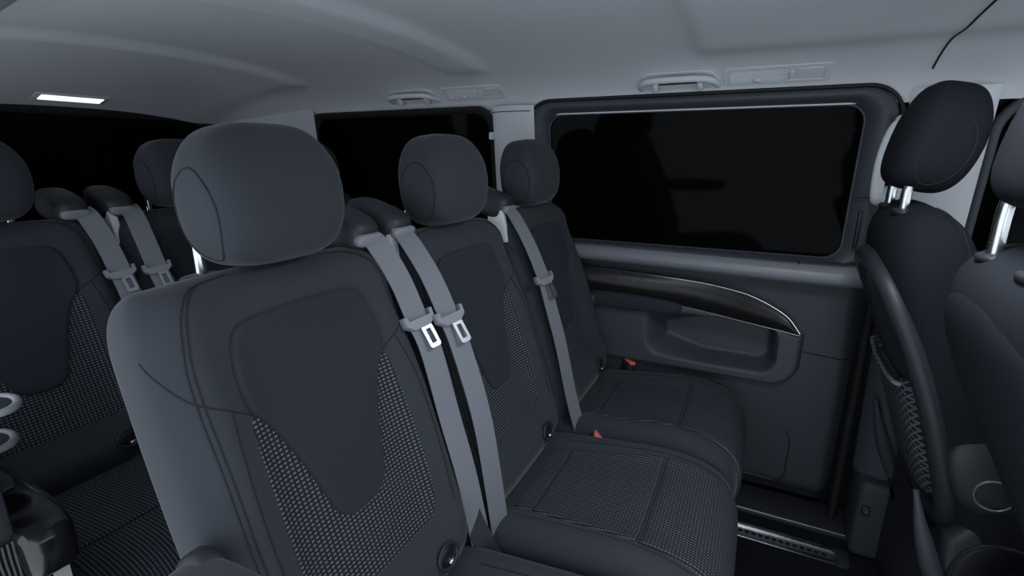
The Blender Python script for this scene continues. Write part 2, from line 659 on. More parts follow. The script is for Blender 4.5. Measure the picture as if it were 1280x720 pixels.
# thin rubber lip around the frame and the dark glass
tube('door_seal', [dl((p[0], yside(p[1]) - 0.020, p[1])) for p in rrect(-0.722, 0.279, 0.795, 1.292, [0.05, 0.04, 0.08, 0.08], 10)], 0.005, 'rubber', d1, seg=6, closed=True)
grid('pane', lambda u, v: dl((-0.66 + 0.875 * u, yside(0.835 + 0.425 * v) + 0.006, 0.835 + 0.425 * v)), 1, 1, 'glass', d1)
tube('pane_edge', [dl((p[0], yside(p[1]) + 0.001, p[1])) for p in fi], 0.003, 'door_mid', d1, seg=6, closed=True)
V, Fc = tube_geo([(0.150, 1.640, 0.836), (0.150, 1.640, 0.855)], 0.004, 8)
from_py('lock_pin', [dl(v) for v in V], Fc, 'black', d1)
# vertical slot vent on the front window post, seams
box('post_slot', dl((0.226, yside(0.93) - 0.044, 0.885)), dl((0.234, yside(0.93) - 0.026, 0.985)), 'black', d1, bev=0.003)
tube('post_seam', [dl((0.208 + 0.0064 * k, yside(1.02) - 0.022 - 0.024 * math.sin(math.pi * k / 10) ** 0.7, 1.02)) for k in range(1, 10)], 0.0013, 'black', d1, seg=5)
tube('panel_seam', [dl((x, panel_fn((x + 0.72) / 1.012, (0.548 - 0.030) / 0.77)[1] - 0.0003, 0.550 - 0.010 * (x - 0.158) / 0.13)) for x in [0.158 + 0.01 * k for k in range(13)]], 0.0016, 'black', d1, seg=5)
tube('cover_seam', [dl((p[0], panel_fn((p[0] + 0.72) / 1.012, (p[1] - 0.03) / 0.77)[1] - 0.0003, p[1])) for p in rrect(-0.30, 0.162, 0.088, 0.290, [0.03, 0.04, 0.05, 0.03], 8)], 0.0018, 'black', d1, seg=5, closed=True)
tube('sill_corner_seam', [dl(p) for p in [(0.105, 1.612, 0.835), (0.125, 1.618, 0.812), (0.16, 1.632, 0.797), (0.21, 1.645, 0.788), (0.275, 1.655, 0.782)]], 0.0014, 'black', d1, seg=5)

# door sill on the floor with the step ledge
t4 = box('trim_4', (-0.9, 1.575, 0.0), (0.36, 1.72, 0.018), 'sill_plate', bev=0.006); struct(t4)
tube('ledge_line', [(-0.9, 1.578, 0.018), (0.35, 1.578, 0.018)], 0.003, 'steel', t4, seg=6)

# B pillar covers
t3 = empty('trim_3', (0.38, 1.66, 0.0)); struct(t3)
BO = Vector((0.38, 1.66, 0.0))


def bl(p):
    return tuple(Vector(p) - BO)


grid('upper_cover', lambda u, v: bl((0.288 + 0.165 * u + 0.0 * v, yside(0.80 + 0.48 * v) - 0.01 - 0.03 * math.sin(math.pi * u) ** 0.6, 0.80 + 0.48 * v)), 16, 10, 'light_plastic', t3)
box('belt_slot', bl((0.352, yside(0.98) - 0.050, 0.88)), bl((0.375, yside(0.98) - 0.028, 1.00)), 'door_mid', t3, bev=0.006)
grid('middle_cover', lambda u, v: bl((0.325 + 0.14 * u - 0.01 * v, 1.625 - 0.05 * math.sin(math.pi * u) ** 0.5 - 0.02 * (1 - v), 0.24 + 0.58 * v)), 20, 12, 'door_mid', t3)
box('lower_cover', bl((0.335, 1.515, 0.005)), bl((0.475, 1.66, 0.245)), 'door', t3, bev=0.018, seg=4)
prism('cover_ledge', [(0.02, 0.238), (0.18, 0.228), (0.18, 0.262), (0.04, 0.268), (0.02, 0.258)], 'y', -0.20, -0.06, 'door', t3, bev=0.008)
box('cover_clip', bl((0.345, 1.505, 0.15)), bl((0.366, 1.520, 0.178)), 'dark', t3, bev=0.004)
V, Fc = tube_geo([(0.356, 1.503, 0.164), (0.356, 1.510, 0.164)], 0.006, 10)
from_py('screw', [bl(v) for v in V], Fc, 'steel', t3)
# dark rubber weather strip on the pillar
tube('weather_strip', [bl(p) for p in [(0.305, 1.655, 0.0), (0.305, 1.655, 0.45), (0.303, 1.650, 0.78), (0.290, 1.600, 1.00), (0.285, 1.575, 1.22)]], 0.013, 'rubber', t3, seg=8)

# front door window on the far side
d2 = empty('window_3', (0.9, 1.70, 0.8)); struct(d2)
fw = rrect(0.462, 1.45, 0.86, 1.262, [0.03, 0.03, 0.10, 0.09], 8)
grid('pane', lambda u, v: (0.455 + 1.0 * u - 0.9, yside(0.80 + 0.46 * v) + 0.02 - 1.70, 0.80 + 0.46 * v - 0.8), 1, 1, 'glass', d2)
tube('window_seal', [(p[0] - 0.9, yside(p[1]) - 0.0 - 1.70, p[1] - 0.8) for p in fw], 0.012, 'door_mid', d2, seg=8, closed=True)
box('front_door_panel', (0.47 - 0.9, 1.64 - 1.70, 0.02 - 0.8), (1.5 - 0.9, 1.715 - 1.70, 0.84 - 0.8), 'door', d2, bev=0.02, seg=3)

# ------------------------------------------------------------------ floor rail
fr = empty('floor_rail', (-0.1, 1.485, 0.0))
tag(fr, 'aluminium seat rail set into the dark floor beside the sliding door', 'floor rail')
for k, (a, b, h) in enumerate(((-0.034, -0.018, 0.010), (0.020, 0.034, 0.010))):
    box('rail_lip', (-0.9, a, 0.0), (0.402, b, h), 'chrome', fr, bev=0.003)
box('rail_channel', (-0.9, -0.018, 0.0), (0.402, 0.020, 0.004), 'steel', fr, bev=0.0)
for k in range(22):
    box('rail_slot', (-0.02 + 0.0185 * k, -0.006, 0.0035), (-0.008 + 0.0185 * k, 0.006, 0.0052), 'black', fr, bev=0)
prism('end_cap', rrect(0.402, 0.436, -0.036, 0.036, [0.004, 0.012, 0.012, 0.004], 4), 'z', 0.0, 0.011, 'dark', fr, bev=0.003)

# ------------------------------------------------------------------ SEATS
# back-rest surface: local origin on the floor under the seat centre (mid-row frame)
class Back:
    def __init__(s, B, k, L, W, Df, Db, hb, n=4.0, wtop=0.80, tc=0.86, dome=0.014):
        s.B = Vector(B)
        nn = math.hypot(1, k)
        s.a = Vector((-k / nn, 0, 1 / nn)); s.n = Vector((1 / nn, 0, k / nn))
        s.L, s.W, s.Df, s.Db, s.hb, s.e, s.wtop, s.tc, s.dome = L, W, Df, Db, hb, n, wtop, tc, dome

    def edge(s, t):
        if t > s.tc:
            q = (t - s.tc) / (1 - s.tc)
            return max(0.0, 1 - q ** 2.6) ** (1 / 2.6)
        if t < 0.10:
            q = (0.10 - t) / 0.10
            return 0.45 + 0.55 * max(0.0, 1 - q ** 2.4) ** (1 / 2.4)
        return 1.0

    def w(s, t):
        e = s.edge(t) if t > s.tc else 1.0
        base = s.W * (0.965 + 0.035 * math.sin(math.pi * min(1, t / 0.9)))
        return base * (s.wtop + (1 - s.wtop) * e)

    def se(s, q):
        return max(0.0, 1 - abs(q) ** s.e) ** (1 / s.e)

    def bol(s, q, t):
        h = s.hb * (0.40 + 0.60 * smooth01(0.95, 0.55, t)) * smooth01(0.0, 0.2, t)
        b = h * math.exp(-((abs(q) - 0.80) / 0.20) ** 2)
        # plain roll at the foot of the back-rest
        b += 0.022 * math.exp(-((t - 0.09) / 0.07) ** 2) * (1 - abs(q) ** 6)
        # soft head of the back-rest, set a little forward
        b += 0.010 * math.exp(-((t - 0.93) / 0.07) ** 2)
        return b

    def pt(s, y, t, off=0.0, q=None):
        """front surface at lateral y (metres)"""
        wt = s.w(t)
        qq = max(-1.0, min(1.0, y / wt)) if q is None else q
        d = -s.Df + s.Df * s.se(qq) * s.edge(t) + s.bol(qq, t) * s.edge(t) * (s.se(qq)) + off
        tt_ = t - s.dome * (y / s.W) ** 2 * smooth01(0.6, 1.0, t)
        return s.B + s.a * (tt_ * s.L) + s.n * d + Vector((0, qq * wt, 0))

    def rear(s, y, t, off=0.0, q=None):
        wt = s.w(t)
        qq = max(-1.0, min(1.0, y / wt)) if q is None else q
        d = -s.Df - s.Db * s.se(qq) * s.edge(t) - off
        tt_ = t - s.dome * (y / s.W) ** 2 * smooth01(0.6, 1.0, t)
        return s.B + s.a * (tt_ * s.L) + s.n * d + Vector((0, qq * wt, 0))

    def mesh(s, name, mat, parent, nt=56, nq=48):
        V, Fc = [], []
        ts = [0.5 * (1 - math.cos(math.pi * i / nt)) for i in range(nt + 1)]
        qs = [math.sin((-1 + 2 * i / nq) * math.pi / 2) for i in range(nq + 1)]
        ring = 2 * nq
        for t in ts:
            for q in qs:
                V.append(s.pt(q * s.w(t), t, q=q))
            for q in qs[::-1][1:-1]:
                V.append(s.rear(q * s.w(t), t, q=q))
        for j in range(nt):
            for i in range(ring):
                i2 = (i + 1) % ring
                Fc.append((j * ring + i, j * ring + i2, (j + 1) * ring + i2, (j + 1) * ring + i))
        Fc.append(tuple(range(ring)))
        Fc.append(tuple(nt * ring + i for i in range(ring)))
        return from_py(name, V, Fc, mat, parent)

    def patch(s, name, outline, mat, parent, h, c=None, rings=14, edge=0.10, rear=False, per=5, sink=0.002):
        """cushioned patch: outline [(y,t)] star shaped about c"""
        o3 = catmull([(p[0], p[1], 0) for p in outline] + [(outline[0][0], outline[0][1], 0)], per)[:-1]
        o = [(p.x, p.y) for p in o3]
        if c is None:
            c = (0.0, sum(p[1] for p in o) / len(o))
        V, U, Fc = [], [], []
        f = s.rear if rear else s.pt
        rr = [i / rings * (1 - edge) for i in range(1, rings + 1)] + [1 - edge * 0.6, 1 - edge * 0.3, 1 - edge * 0.1, 1.0]
        V.append(f(c[0], c[1], h)); U.append((c[0], c[1] * s.L))
        for r in rr:
            q = max(0.0, (r - (1 - edge)) / edge)
            off = (h + sink) * math.sqrt(max(0.0, 1 - q * q)) - sink
            for p in o:
                y = c[0] + (p[0] - c[0]) * r; t = c[1] + (p[1] - c[1]) * r
                V.append(f(y, t, off)); U.append((y, t * s.L))
        n = len(o)
        for i in range(n):
            Fc.append((0, 1 + i, 1 + (i + 1) % n))
        for k in range(len(rr) - 1):
            for i in range(n):
                j = (i + 1) % n
                Fc.append((1 + k * n + i, 1 + (k + 1) * n + i, 1 + (k + 1) * n + j, 1 + k * n + j))
        return from_py(name, V, Fc, mat, parent, True, U)

    def line(s, pts, n=8, off=0.0):
        return [s.pt(p.x, p.y, off) for p in catmull([(a, b, 0) for a, b in pts], n)]


SB = Back((-0.422, 0, 0.395), 0.322, 0.625, 0.216, 0.050, 0.065, 0.040)


def sym(half):
    """mirror a right-half outline (from bottom centre up to top centre)"""
    return half + [(-y, t) for y, t in half[::-1] if y > 1e-6]


SHIELD = sym([(0.0, 0.362), (0.026, 0.366), (0.048, 0.392), (0.060, 0.445), (0.074, 0.530), (0.092, 0.610), (0.106, 0.660), (0.124, 0.705), (0.128, 0.760), (0.122, 0.830), (0.110, 0.872), (0.088, 0.886), (0.045, 0.890), (0.0, 0.891)])
INSERT = sym([(0.0, 0.195), (0.07, 0.195), (0.108, 0.200), (0.126, 0.225), (0.134, 0.300), (0.136, 0.420), (0.134, 0.540), (0.131, 0.640), (0.122, 0.692), (0.08, 0.70), (0.0, 0.70)])


class Cush:
    W = 0.217
    PATH = [(-0.470, 0.385), (-0.400, 0.400), (-0.300, 0.412), (-0.180, 0.425), (-0.090, 0.430), (-0.030, 0.420), (0.010, 0.390), (0.026, 0.340), (0.022, 0.280), (0.005, 0.225)]

    def __init__(s):
        s.p = [Vector((a.x, 0, a.z)) for a in catmull([(a, 0, b) for a, b in s.PATH], 10)]
        s.l = [0.0]
        for i in range(1, len(s.p)):
            s.l.append(s.l[-1] + (s.p[i] - s.p[i - 1]).length)
        s.T = s.l[-1]

    def base(s, r):
        L = r * s.T
        i = 0
        while i < len(s.l) - 2 and s.l[i + 1] < L:
            i += 1
        k = (L - s.l[i]) / (s.l[i + 1] - s.l[i])
        P = s.p[i].lerp(s.p[i + 1], k)
        a = s.p[max(i - 1, 0)]; b = s.p[min(i + 2, len(s.p) - 1)]
        t = (b - a).normalized()
        return P, Vector((-t.z, 0, t.x))

    def pt(s, y, r, off=0.0):
        q = max(-1.0, min(1.0, y / s.W))
        P, N = s.base(r)
        D = 0.045
        se = max(0.0, 1 - abs(q) ** 4.5) ** (1 / 4.5)
        bo = 0.026 * math.exp(-((abs(q) - 0.82) / 0.20) ** 2) * smooth01(0.75, 0.45, r)
        d = -D + D * se + bo * se + off
        W = s.W * (1 - 0.05 * smooth01(0.6, 1.0, r))
        return P + N * d + Vector((0, q * W, 0))

    def mesh(s, name, mat, parent, nr=64, nq=72):
        V, Fc = [], []
        qs = [math.sin((-1 + 2 * i / nq) * math.pi / 2) for i in range(nq + 1)]
        ring = nq + 3
        for j in range(nr + 1):
            r = j / nr
            P, N = s.base(r)
            row = [s.pt(q * s.W, r) for q in qs]
            bx = min(row[0].x, -0.035)
            V += row
            V.append((bx, s.W * 0.95, 0.225)); V.append((bx, -s.W * 0.95, 0.225))
        for j in range(nr):
            for i in range(ring):
                i2 = (i + 1) % ring
                Fc.append((j * ring + i, j * ring + i2, (j + 1) * ring + i2, (j + 1) * ring + i))
        Fc.append(tuple(range(ring)))
        Fc.append(tuple(nr * ring + i for i in range(ring)))
        return from_py(name, V, Fc, mat, parent)

    def patch(s, name, r0, r1, w0, w1, mat, parent, h=0.004, rad=0.02):
        rc = (r0 + r1) / 2
        def half(r): return w0 + (w1 - w0) * (r - r0) / (r1 - r0)
        o = []
        base = rrect(-1, 1, r0, r1, rad, 4)
        # densify the straight runs
        pts = []
        for i in range(len(base)):
            a = base[i]; b = base[(i + 1) % len(base)]
            m = max(1, int(math.hypot((b[0] - a[0]) * 0.15, (b[1] - a[1]) * s.T) / 0.012))
            for k in range(m):
                pts.append((a[0] + (b[0] - a[0]) * k / m, a[1] + (b[1] - a[1]) * k / m))
        V, U, Fc = [], [], []
        V.append(s.pt(0, rc, h)); U.append((0, rc * s.T))
        rr = [i / 22 * 0.92 for i in range(1, 23)] + [0.955, 0.98, 0.995, 1.0]
        n = len(pts)
        for r in rr:
            q = max(0.0, (r - 0.92) / 0.08)
            off = (h + 0.0015) * math.sqrt(max(0.0, 1 - q * q)) - 0.0015
            for p in pts:
                rv = rc + (p[1] - rc) * r
                y = p[0] * r * half(p[1])
                V.append(s.pt(y, rv, off)); U.append((y, rv * s.T))
        for i in range(n):
            Fc.append((0, 1 + i, 1 + (i + 1) % n))
        for k in range(len(rr) - 1):
            for i in range(n):
                j = (i + 1) % n
                Fc.append((1 + k * n + i, 1 + (k + 1) * n + i, 1 + (k + 1) * n + j, 1 + k * n + j))
        return from_py(name, V, Fc, mat, parent, True, U)


CU = Cush()


def make_headrest(parent, base, tilt, mat, H=0.190, W=0.214, T=0.134, post_y=0.078, post_bend=False, gap=0.0, post_mat='chrome', fx=0.046):
    """head restraint standing on 'base' (top of the back-rest), leaning back by tilt (radians, + = back)"""
    R = Matrix.Rotation(-tilt, 3, 'Y')
    base = Vector(base)

    def deform(p):
        z = p.z
        f = 1.0 - 0.13 * smooth01(0.1, 1.0, z) - 0.05 * smooth01(0.0, -1.0, z)
        x = p.x * (1 - 0.18 * smooth01(0.0, 1.0, z) - 0.05 * smooth01(0, -1, z)) - 0.10 * z * z * 1.0
        # slightly hollowed front
        return Vector((x, p.y * f, z))
    c = base + R @ Vector((fx, 0, gap + H / 2 + 0.012))
    hr = superell('headrest', c, (T / 2, W / 2, H / 2), 0.56, 0.52, mat, parent, nu=56, nv=36, deform=deform, rot=R)

    def surf(y, ang):                       # not used for shading, helper for the side ovals
        return None
    # oval side panels with their seam
    for sd in (-1, 1):
        ov = []
        for k in range(36):
            a = 2 * math.pi * k / 36
            px_, pz_ = 0.60 * math.cos(a) , -0.22 + 0.62 * math.sin(a)
            # solve y on the undeformed superellipsoid for given (x,z)
            cz = max(0.0, 1 - abs(pz_) ** (2 / 0.56)) ** (0.56 / 2)
            r = min(0.995, abs(px_) / max(cz, 1e-4))
            py_ = cz * max(0.0, 1 - r ** (2 / 0.52)) ** (0.52 / 2)
            p = deform(Vector((px_, sd * py_, pz_)))
            q = R @ Vector((p.x * T / 2, p.y * W / 2, p.z * H / 2)) + c
            ov.append(q)
        tube('side_seam', ov, 0.0012, 'seam', hr, seg=5, closed=True)
    for sd in (-1, 1):
        if post_bend:
            pts = [base + Vector((0.030, sd * post_y, 0.040 + gap)), base + Vector((0.010, sd * post_y, 0.030 + gap)), base + Vector((0.0, sd * post_y, 0.012 + gap)), base + Vector((0.0, sd * post_y, -0.03))]
            pts = catmull(pts, 5)
        else:
            pts = [base + Vector((-0.012, sd * post_y, 0.05 + gap)), base + Vector((-0.012, sd * post_y, -0.035))]
        tube('post', pts, 0.0095 if post_bend else 0.0070, post_mat, hr, seg=14)
        bx = base.x - (0.0 if post_bend else 0.012)
        superell('post_collar', (bx, base.y + sd * post_y, base.z + 0.001), (0.020, 0.030, 0.007), 0.7, 0.9, 'dark' if post_bend else 'fabric', hr, nu=20, nv=10)
        if post_bend:
            for z in (0.000, 0.012):
                superell('notch', (bx - 0.0085, base.y + sd * post_y, base.z + 0.010 + z), (0.002, 0.005, 0.002), 0.8, 0.8, 'black', hr, nu=10, nv=6)
    return hr


def make_seat():
    root = empty('passenger_seat')
    b = SB.mesh('backrest', 'fabric', root)
    SB.patch('woven_insert', INSERT, 'woven', b, 0.0025, c=(0, 0.45), edge=0.05)
    SB.patch('centre_panel', SHIELD, 'panel', b, 0.0095, c=(0, 0.68), edge=0.07)
    seams = []
    for sd in (-1, 1):
        for o_ in (0.0, 0.006):
            seams.append(SB.line([(sd * (0.085 - o_), 0.985), (sd * (0.135 - o_), 0.975), (sd * (0.164 - o_), 0.930), (sd * (0.175 - o_), 0.86), (sd * (0.181 - o_), 0.77), (sd * (0.184 - o_), 0.66), (sd * (0.186 - o_), 0.45), (sd * (0.184 - o_), 0.20)], 8, 0.0001))
        seams.append(SB.line([(sd * 0.2065, 0.872), (sd * 0.2025, 0.838), (sd * 0.190, 0.785), (sd * 0.176, 0.755), (sd * 0.150, 0.725), (sd * 0.122, 0.695)], 8, 0.0001))
        seams.append(SB.line([(sd * 0.150, 0.725), (sd * 0.162, 0.60), (sd * 0.165, 0.42), (sd * 0.158, 0.22)], 8, 0.0001))
    for sm in seams:
        tube('stitching', sm, 0.0011, 'seam', b, seg=5)
    # child-seat anchor pocket near the foot of the back-rest
    pk = SB.pt(0.105, 0.095, 0.003)
    ring = []
    for k in range(22):
        a = 2 * math.pi * k / 22
        ring.append(pk + SB.a * (0.020 * math.sin(a)) + Vector((0, 0.025 * math.cos(a), 0)))
    an = tube('anchor_ring', ring, 0.0035, 'dark', b, seg=8, closed=True)
    superell('anchor_hollow', pk - SB.n * 0.004, (0.006, 0.023, 0.018), 0.9, 0.9, 'black', an, nu=16, nv=8)
    superell('anchor_pin', pk + Vector((0.003, 0.006, -0.012)), (0.005, 0.009, 0.005), 0.9, 0.9, 'chrome', an, nu=12, nv=8)
    # cushion
    c = CU.mesh('cushion', 'fabric', root)
    CU.patch('woven_strip', 0.105, 0.165, 0.118, 0.122, 'woven_c', c, 0.004, 0.006)
    CU.patch('woven_centre', 0.170, 0.505, 0.124, 0.150, 'woven_c', c, 0.006, 0.010)
    CU.patch('woven_nose', 0.510, 0.985, 0.151, 0.158, 'woven_c', c, 0.006, 0.014)
    seams = []
    for sd in (-1, 1):
        seams.append([CU.pt(sd * (0.150 + 0.02 * r), r, 0.0002) for r in [0.14 + 0.02 * k for k in range(42)]])
    for sm in seams:
        tube('stitching', sm, 0.0011, 'seam', c, seg=5)
    # base frame under the cushion
    fb = box('base_frame', (-0.43, -0.19, 0.03), (-0.06, 0.19, 0.235), 'dark', root, bev=0.02)
    box('rail_foot', (-0.50, -0.17, 0.0), (0.0, -0.11, 0.04), 'black', fb, bev=0.008)
    box('rail_foot', (-0.50, 0.11, 0.0), (0.0, 0.17, 0.04), 'black', fb, bev=0.008)
    # hard back shell
    SB.patch('back_shell', sym([(0.0, 0.03), (0.17, 0.03), (0.195, 0.10), (0.200, 0.50), (0.198, 0.78), (0.16, 0.90), (0.0, 0.92)]), 'dark', b, 0.004, c=(0, 0.5), rear=True)
    top = SB.B + SB.a * (0.985 * SB.L) - SB.n * 0.055
    make_headrest(root, top, 0.10, 'fabric')
    return root


def add_guide(seat, sd):
    """belt outlet hump on one shoulder of the back-rest"""
    y = sd * 0.178
    p = SB.B + SB.a * (0.985 * SB.L) - SB.n * 0.062 + Vector((0, y, 0.040))
    R = Matrix.Rotation(0.30, 3, 'Y')
    g = superell('belt_guide', p, (0.066, 0.038, 0.036), 0.55, 0.6, 'dark', seat, nu=32, nv=18, rot=R)
    superell('guide_lip', p + Vector((0.060, 0, -0.016)), (0.010, 0.031, 0.012), 0.6, 0.5, 'belt_plastic', g, nu=20, nv=10, rot=R)
    # light grey side cover below the hump
    prism('guide_cover', [(-0.66, 0.90), (-0.60, 0.90), (-0.615, 0.985), (-0.66, 1.0)], 'y', y + sd * 0.012, y + sd * 0.032, 'light_plastic', g, bev=0.004)
    return g


def add_armrest(seat, sd):
    y = sd * 0.252
    arm = superell('armrest', (-0.360, y, 0.682 if sd < 0 else 0.648), (0.165, 0.036, 0.030), 0.55, 0.38, 'fabric' if sd < 0 else 'panel', seat, nu=32, nv=18,  # one upholstery: light by the doorway, shade by the door put into the colour
                   deform=lambda p: Vector((p.x, p.y, p.z * (1 - 0.25 * max(0, p.x)))), rot=Matrix.Rotation(0.0, 3, 'Y'))
    superell('armrest_pivot', (-0.505, y - sd * 0.02, 0.680 if sd < 0 else 0.640), (0.030, 0.022, 0.030), 0.9, 0.6, 'dark', arm, nu=20, nv=12)
    return arm


proto = make_seat()
seats = []
spec = [  # x, y, guide sides, arm side, label, group
    (0.0, 0.487, [1], -1, 'charcoal middle-row seat with armrest beside the open doorway, separate from its pair', None),
    (0.0, 0.938, [-1], 0, 'charcoal middle-row seat between the doorway seat and the sliding-door seat', None),
    (0.0, 1.390, [-1], 1, 'charcoal middle-row seat with armrest right beside the closed sliding door', None),
    (-0.905, 0.455, [1], 0, 'charcoal rear-row seat nearest the cup-holder side trim', None),
    (-0.905, 0.915, [-1], 0, 'charcoal rear-row seat in the middle, in front of the tailgate window', None),
    (-0.905, 1.390, [-1], 0, 'charcoal rear-row seat beside the rear side window', None),
]
for i, (x, y, gs, ar, lab, grp) in enumerate(spec):
    st = proto if i == 0 else copy_tree(proto)
    st.location = (x, y, 0.0)
    tag(st, lab, 'seat', 'upholstered passenger seats in two rows')
    seats.append(st)
for st, (x, y, gs, ar, lab, grp) in zip(seats, spec):
    for g in gs:
        add_guide(st, g)
    if ar:
        add_armrest(st, ar)


# ------------------------------------------------------------------ seat belts
def ribbon(name, pts, wid, wv, mat, parent, th=0.0016, n=10):
    """flat webbing along pts; wv = list of width directions (one per pt) or a single one"""
    P = catmull(pts, n)
    if isinstance(wv, list):
        Wd = catmull(wv, n)
    else:
        Wd = [Vector(wv)] * len(P)
    V, Fc = [], []
    m = len(P)
    for i in range(m):
        t = (P[min(i + 1, m - 1)] - P[max(i - 1, 0)]).normalized()
        wd = Wd[i] - t * Wd[i].dot(t); wd.normalize()
        nn = t.cross(wd)
        for a, b in ((-1, -1), (1, -1), (1, 1), (-1, 1)):
            V.append(P[i] + wd * (a * wid / 2) + nn * (b * th / 2))
    for i in range(m - 1):
        for k in range(4):
            k2 = (k + 1) % 4
            Fc.append((i * 4 + k, i * 4 + k2, (i + 1) * 4 + k2, (i + 1) * 4 + k))
    Fc.append((0, 1, 2, 3)); Fc.append(tuple((m - 1) * 4 + k for k in range(4)))
    return from_py(name, V, Fc, mat, parent)


def frame_mesh(name, outer, inner, y0, y1, Mx, mat, parent):
    """flat plate with a hole, local 2-D outlines of equal length, thickness y0..y1, placed with matrix Mx"""
    n = len(outer)
    V = []
    for yy in (y0, y1):
        for o in (outer, inner):
            V += [Mx @ Vector((p[0], yy, p[1])) for p in o]
    Fc = []
    for i in range(n):
        j = (i + 1) % n
        a, b, c, d = i, n + i, 2 * n + i, 3 * n + i
        a2, b2, c2, d2 = j, n + j, 2 * n + j, 3 * n + j
        Fc += [(a, a2, b2, b), (c, d, d2, c2), (a, c, c2, a2), (b, b2, d2, d)]
    return from_py(name, V, Fc, mat, parent)


def make_belt(seat_x, ycen, pts, tongue_i, label, wv=(0.30, 1.0, 0.0), hang=None):
    """pts: world points of the webbing, tongue sits at pts[tongue_i]"""
    root = empty('seat_belt', (pts[-1][0], pts[-1][1], 0.0))
    O = Vector(root.location)
    loc = [Vector(p) - O for p in pts]
    ribbon('webbing', loc, 0.046, wv, 'belt', root)
    p = loc[tongue_i]
    t = (loc[tongue_i + 1] - loc[tongue_i - 1]).normalized()        # downwards along the belt
    wd = Vector(wv); wd = (wd - t * wd.dot(t)).normalized()
    nn = t.cross(wd).normalized()
    if nn.x < 0:
        nn = -nn
    # local frame: X width, Y out of the webbing, Z up along the belt
    Mx = Matrix((( wd.x, nn.x, -t.x, p.x), (wd.y, nn.y, -t.y, p.y), (wd.z, nn.z, -t.z, p.z), (0, 0, 0, 1)))
    body_out = [(-0.034, 0.012), (-0.027, 0.013), (-0.0255, 0.002), (0.0255, 0.002), (0.027, 0.013), (0.034, 0.012), (0.033, -0.006), (0.018, -0.017), (-0.018, -0.017), (-0.033, -0.006)]
    V, Fc = [], []
    n = len(body_out)
    for yy, sc in ((-0.006, 0.96), (-0.003, 1.0), (0.006, 1.0), (0.010, 0.93)):
        V += [Mx @ Vector((q[0] * sc, yy, q[1] * sc)) for q in body_out]
    for k in range(3):
        for i in range(n):
            j = (i + 1) % n
            Fc.append((k * n + i, k * n + j, (k + 1) * n + j, (k + 1) * n + i))
    Fc.append(tuple(range(n))); Fc.append(tuple(3 * n + i for i in range(n)))
    tg = from_py('tongue', V, Fc, 'belt_plastic', root, smooth=False)
    lift = Mx @ Matrix.Translation((0.006, 0.003, 0)) @ Matrix.Rotation(math.radians(7), 4, 'X')
    frame_mesh('tongue_plate', rrect(-0.012, 0.012, -0.058, -0.014, 0.005, 3), rrect(-0.0055, 0.0055, -0.050, -0.022, 0.002, 3), 0.001, 0.0045, lift, 'steel', tg)
    tag(root, label, 'seat belt', 'grey shoulder belts hanging at the seat backs')
    return root


make_belt(0, 0.69, [(-0.622, 0.668, 0.996), (-0.598, 0.676, 0.975), (-0.566, 0.690, 0.912), (-0.532, 0.690, 0.842), (-0.505, 0.690, 0.790), (-0.470, 0.690, 0.665), (-0.436, 0.692, 0.540), (-0.405, 0.696, 0.375)], 3,
          'grey belt over the shoulder of the middle-row seat by the open doorway, steel tongue hanging')
make_belt(0, 0.745, [(-0.622, 0.755, 0.996), (-0.590, 0.752, 0.972), (-0.540, 0.747, 0.910), (-0.502, 0.745, 0.838), (-0.476, 0.745, 0.780), (-0.436, 0.747, 0.646), (-0.412, 0.749, 0.500), (-0.392, 0.752, 0.340)], 3,
          'grey belt along the near edge of the centre middle-row seat, tongue above woven fabric')
make_belt(0, 1.20, [(-0.622, 1.212, 0.996), (-0.590, 1.206, 0.968), (-0.540, 1.200, 0.892), (-0.502, 1.200, 0.808), (-0.482, 1.200, 0.745), (-0.448, 1.200, 0.631), (-0.412, 1.200, 0.480), (-0.380, 1.200, 0.372)], 3,
          'grey belt along the edge of the sliding-door seat, ending at red-button buckle')
make_belt(-0.905, 0.68, [(-1.527, 0.650, 0.996), (-1.503, 0.655, 0.975), (-1.475, 0.666, 0.912), (-1.438, 0.668, 0.840), (-1.405, 0.668, 0.770), (-1.375, 0.670, 0.665), (-1.340, 0.675, 0.540), (-1.31, 0.680, 0.375)], 3,
          'grey belt over the shoulder of the rear-row seat by the cup holders')
make_belt(-0.905, 0.76, [(-1.527, 0.755, 0.996), (-1.495, 0.752, 0.972), (-1.455, 0.747, 0.910), (-1.420, 0.745, 0.838), (-1.390, 0.745, 0.780), (-1.345, 0.747, 0.646), (-1.317, 0.749, 0.500), (-1.297, 0.752, 0.340)], 3,
          'grey belt at the edge of the middle rear-row seat, tongue half hidden')
make_belt(-0.905, 1.20, [(-1.527, 1.212, 0.996), (-1.495, 1.206, 0.968), (-1.445, 1.200, 0.892), (-1.407, 1.200, 0.808), (-1.387, 1.200, 0.745), (-1.353, 1.200, 0.631), (-1.317, 1.200, 0.480), (-1.285, 1.200, 0.372)], 3,
          'grey belt of the rear-row seat by the rear side window')


def make_buckle(loc, rz, tilt, label):
    root = empty('belt_buckle', loc, rz)
    R = Matrix.Rotation(tilt, 3, 'Y')
    h = superell('buckle_housing', R @ Vector((0, 0, 0.040)), (0.013, 0.026, 0.040), 0.35, 0.4, 'dark', root, nu=28, nv=16, rot=R)
    superell('red_button', R @ Vector((0.003, 0, 0.0795)), (0.012, 0.023, 0.006), 0.4, 0.4, 'red', h, nu=20, nv=10, rot=R)
    box('stalk', (-0.006, -0.012, -0.10), (0.006, 0.012, 0.01), 'black', root, bev=0.003)
    tag(root, label, 'belt buckle', 'dark belt buckles with red buttons')
    return root


make_buckle((-0.376, 1.170, 0.335), 0.30, 0.62, 'dark buckle with red button between the two paired middle-row seats')
make_buckle((-0.368, 1.628, 0.350), 0.75, 0.20, 'dark buckle with red button between the seat cushion and sliding door')

